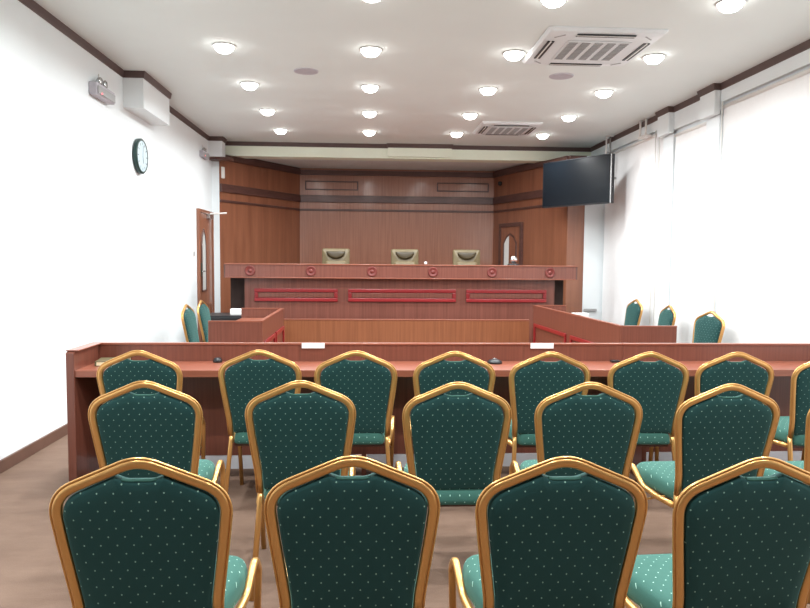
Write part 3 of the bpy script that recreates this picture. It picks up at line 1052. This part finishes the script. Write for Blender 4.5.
def make_chair():
    t = thing('banquet_chair', 'x', 'chair')
    half = [(-0.176, 0.44), (-0.181, 0.53), (-0.204, 0.70), (-0.2200, 0.836), (0, 0.931)]
    pts = half + [(-x, z) for x, z in half[-2::-1]]
    rad = [0, 0.3, 0.5, 0.085, 0.11, 0.085, 0.5, 0.3, 0]
    path = fillet([bp(*p) for p in pts], rad, 9)
    bm = sweep(B(), path, BN, 0.0132, 0.0125, 20, 2.7)
    fr = obj('back_frame', bm, M_GOLD, t, smooth=True)
    lip = []
    for i, p in enumerate(path):
        tg = (path[min(i + 1, len(path) - 1)] - path[max(i - 1, 0)]).normalized()
        lip.append(p + tg.cross(BN).normalized() * 0.0155 - BN * 0.004)
    obj('inner_lip', sweep(B(), lip, BN, 0.0035, 0.004, 8), M_GOLD, fr, smooth=True)
    # upholstered back with the hand-hold scoop
    ins = [(-0.162, 0.452), (-0.166, 0.53), (-0.189, 0.70), (-0.2035, 0.825), (-0.062, 0.888)]
    po = ins + [(-0.035, 0.877), (0.035, 0.877)] + [(-x, z) for x, z in ins[::-1]]
    ro = [0.012, 0.3, 0.5, 0.072, 0.006, 0.05, 0.05, 0.006, 0.072, 0.5, 0.3, 0.012]
    ol = [(v.x, v.y) for v in fillet([(a, b, 0) for a, b in po], ro, 6, True)]
    lay = [(0.45, -0.020), (0.8, -0.018), (0.94, -0.015), (0.99, -0.010), (1, -0.003), (1, 0.006), (0.98, 0.016), (0.92, 0.024), (0.75, 0.032), (0.4, 0.037)]

    def mp(a, b, d):
        return bp(a, b) + BN * d
    obj('backrest', cushion(B(), ol, lay, mp), M_CLOTH_SHADE, t, smooth=True)
    ring = [mp(a, b, -0.004) for a, b in ol if abs(a) < 0.058 and b > 0.8]
    obj('handhold_lit_seam', sweep(B(), ring, BN, 0.004, 0.007, 8), M_CLOTH_LIT, t, smooth=True)  # scoop seam catching light, its brightness put into the paler cloth
    so = [(-0.154, -0.222), (0.154, -0.222), (0.208, 0.10), (0.195, 0.235), (-0.195, 0.235), (-0.208, 0.10)]
    ol = [(v.x, v.y) for v in fillet([(a, b, 0) for a, b in so], [0.03, 0.03, 0.2, 0.06, 0.06, 0.2], 6, True)]
    obj('seat', cushion(B(), ol, [(0.5, 0.392), (0.97, 0.392), (1, 0.398), (1.0, 0.415), (0.985, 0.434), (0.955, 0.449), (0.91, 0.459), (0.8, 0.467), (0.5, 0.472)], lambda a, b, d: (a, b, d)), M_CLOTH_LIT, t, smooth=True)
    for s in (-1, 1):
        # rear leg kicks backwards
        bm = sweep(B(), fillet([(s * 0.176, -0.182, 0.445), (s * 0.179, -0.192, 0.40), (s * 0.205, -0.275, 0.0)], [0, 0.08, 0], 5), (1, 0, 0), 0.0125, 0.0125, 12, 2.6)
        obj('leg', bm, M_GOLD, t, smooth=True)
    for s in (-1, 1):
        pth = fillet([(s * 0.185, -0.175, 0.385), (s * 0.196, -0.05, 0.378), (s * 0.214, 0.07, 0.39), (s * 0.226, 0.175, 0.468), (s * 0.229, 0.225, 0.41), (s * 0.215, 0.245, 0.0)], [0, 0.1, 0.1, 0.045, 0.05, 0], 7)
        bm = sweep(B(), pth, (1, 0, 0), 0.0125, 0.0125, 12, 2.6)
        obj('leg', bm, M_GOLD, t, smooth=True)
    for s in (-1, 1):
        bm = B()
        tube(bm, (s * 0.218, 0.238, 0.25), (s * 0.165, -0.06, 0.385), 0.005, 8)
        obj('side_brace', bm, M_GOLD, t, smooth=True)
    bm = B()
    box(bm, -0.165, 0.165, -0.165, -0.14, 0.365, 0.3915)
    box(bm, -0.195, 0.195, 0.18, 0.205, 0.365, 0.3915)
    box(bm, -0.165, -0.14, -0.14, 0.18, 0.365, 0.3915)
    box(bm, 0.14, 0.165, -0.14, 0.18, 0.365, 0.3915)
    obj('seat_frame', bm, M_WOODBAND, t, bevel=0.003)
    return t


chair0 = make_chair()
used = [False]


def chair(x, y, deg, lab, group):
    if not used[0]:
        used[0] = True
        chair0.location = (x, y, 0)
        chair0.rotation_euler.z = math.radians(deg)
        chair0['label'] = lab
        chair0['group'] = group
        return chair0
    return dup(chair0, (x, y, 0), math.radians(deg), lab, group)


def apex(ax, ay, deg, lab, group):
    """place a chair so the top of its back stands at (ax, ay)"""
    r = math.radians(deg)
    ly = -0.19 - (0.926 - 0.44) * SLOPE
    chair(ax + math.sin(r) * ly, ay - math.cos(r) * ly, deg, lab, group)


GA, GB_, GC_, GD = 'chairs in the nearest row', 'chairs in the middle row', 'chairs in the row at the long table', 'chairs beside the side desks'
for x, y, d, lab in ((-0.580, 1.74, 1, 'green dotted chair in the nearest row, leftmost, by open floor'),
                     (-0.035, 1.74, 0, 'green dotted chair in the nearest row, second from left'),
                     (0.520, 1.72, 0, 'green dotted chair in the nearest row, third from left'),
                     (1.040, 1.70, 3, 'green dotted chair in the nearest row, rightmost, cut by frame edge')):
    apex(x, y, d, lab, GA)
for x, y, d, lab in ((-0.916, 2.83, 2, 'green dotted chair in the middle row, leftmost of its row'),
                     (-0.275, 2.83, 2, 'green dotted chair in the middle row, second from left'),
                     (0.382, 2.79, 0, 'green dotted chair in the middle row, third from left'),
                     (0.942, 2.78, -1, 'green dotted chair in the middle row, fourth from left'),
                     (1.528, 2.74, 2, 'green dotted chair in the middle row, fifth, turned slightly left'),
                     (2.085, 2.72, 3, 'green dotted chair in the middle row, cut by the right frame edge')):
    apex(x, y, d, lab, GB_)
for x, y, d, lab in ((-1.245, 3.76, 0, 'green dotted chair at long table, leftmost, half hidden by middle-row chair'),
                     (-0.594, 3.78, -2, 'green dotted chair at long table, second from left'),
                     (-0.059, 3.75, 0, 'green dotted chair at long table, third from left, below the name card'),
                     (0.491, 3.73, 0, 'green dotted chair at long table, fourth from left'),
                     (1.027, 3.71, 0, 'green dotted chair at long table, fifth from left'),
                     (1.592, 3.71, -2, 'green dotted chair at long table, sixth from left'),
                     (2.095, 3.71, 0, 'green dotted chair at long table, seventh from left'),
                     (2.625, 3.66, 2, 'green dotted chair at long table, rightmost, cut by frame edge')):
    apex(x, y, d, lab, GC_)
for x, y, d, lab in ((-1.94, 7.42, -92, 'green chair seen edge-on against left wall, nearer of the two'),
                     (-1.955, 8.15, -92, 'green chair seen edge-on in front of the wooden door, farther of two'),
                     (3.54, 8.75, 93, 'dark green chair behind right side desk, farthest of the three'),
                     (3.49, 7.65, 87, 'green chair behind right side desk, middle of the three'),
                     (3.52, 6.75, 100, 'green chair at the right wall, nearest of the three')):
    apex(x, y, d, lab, GD)
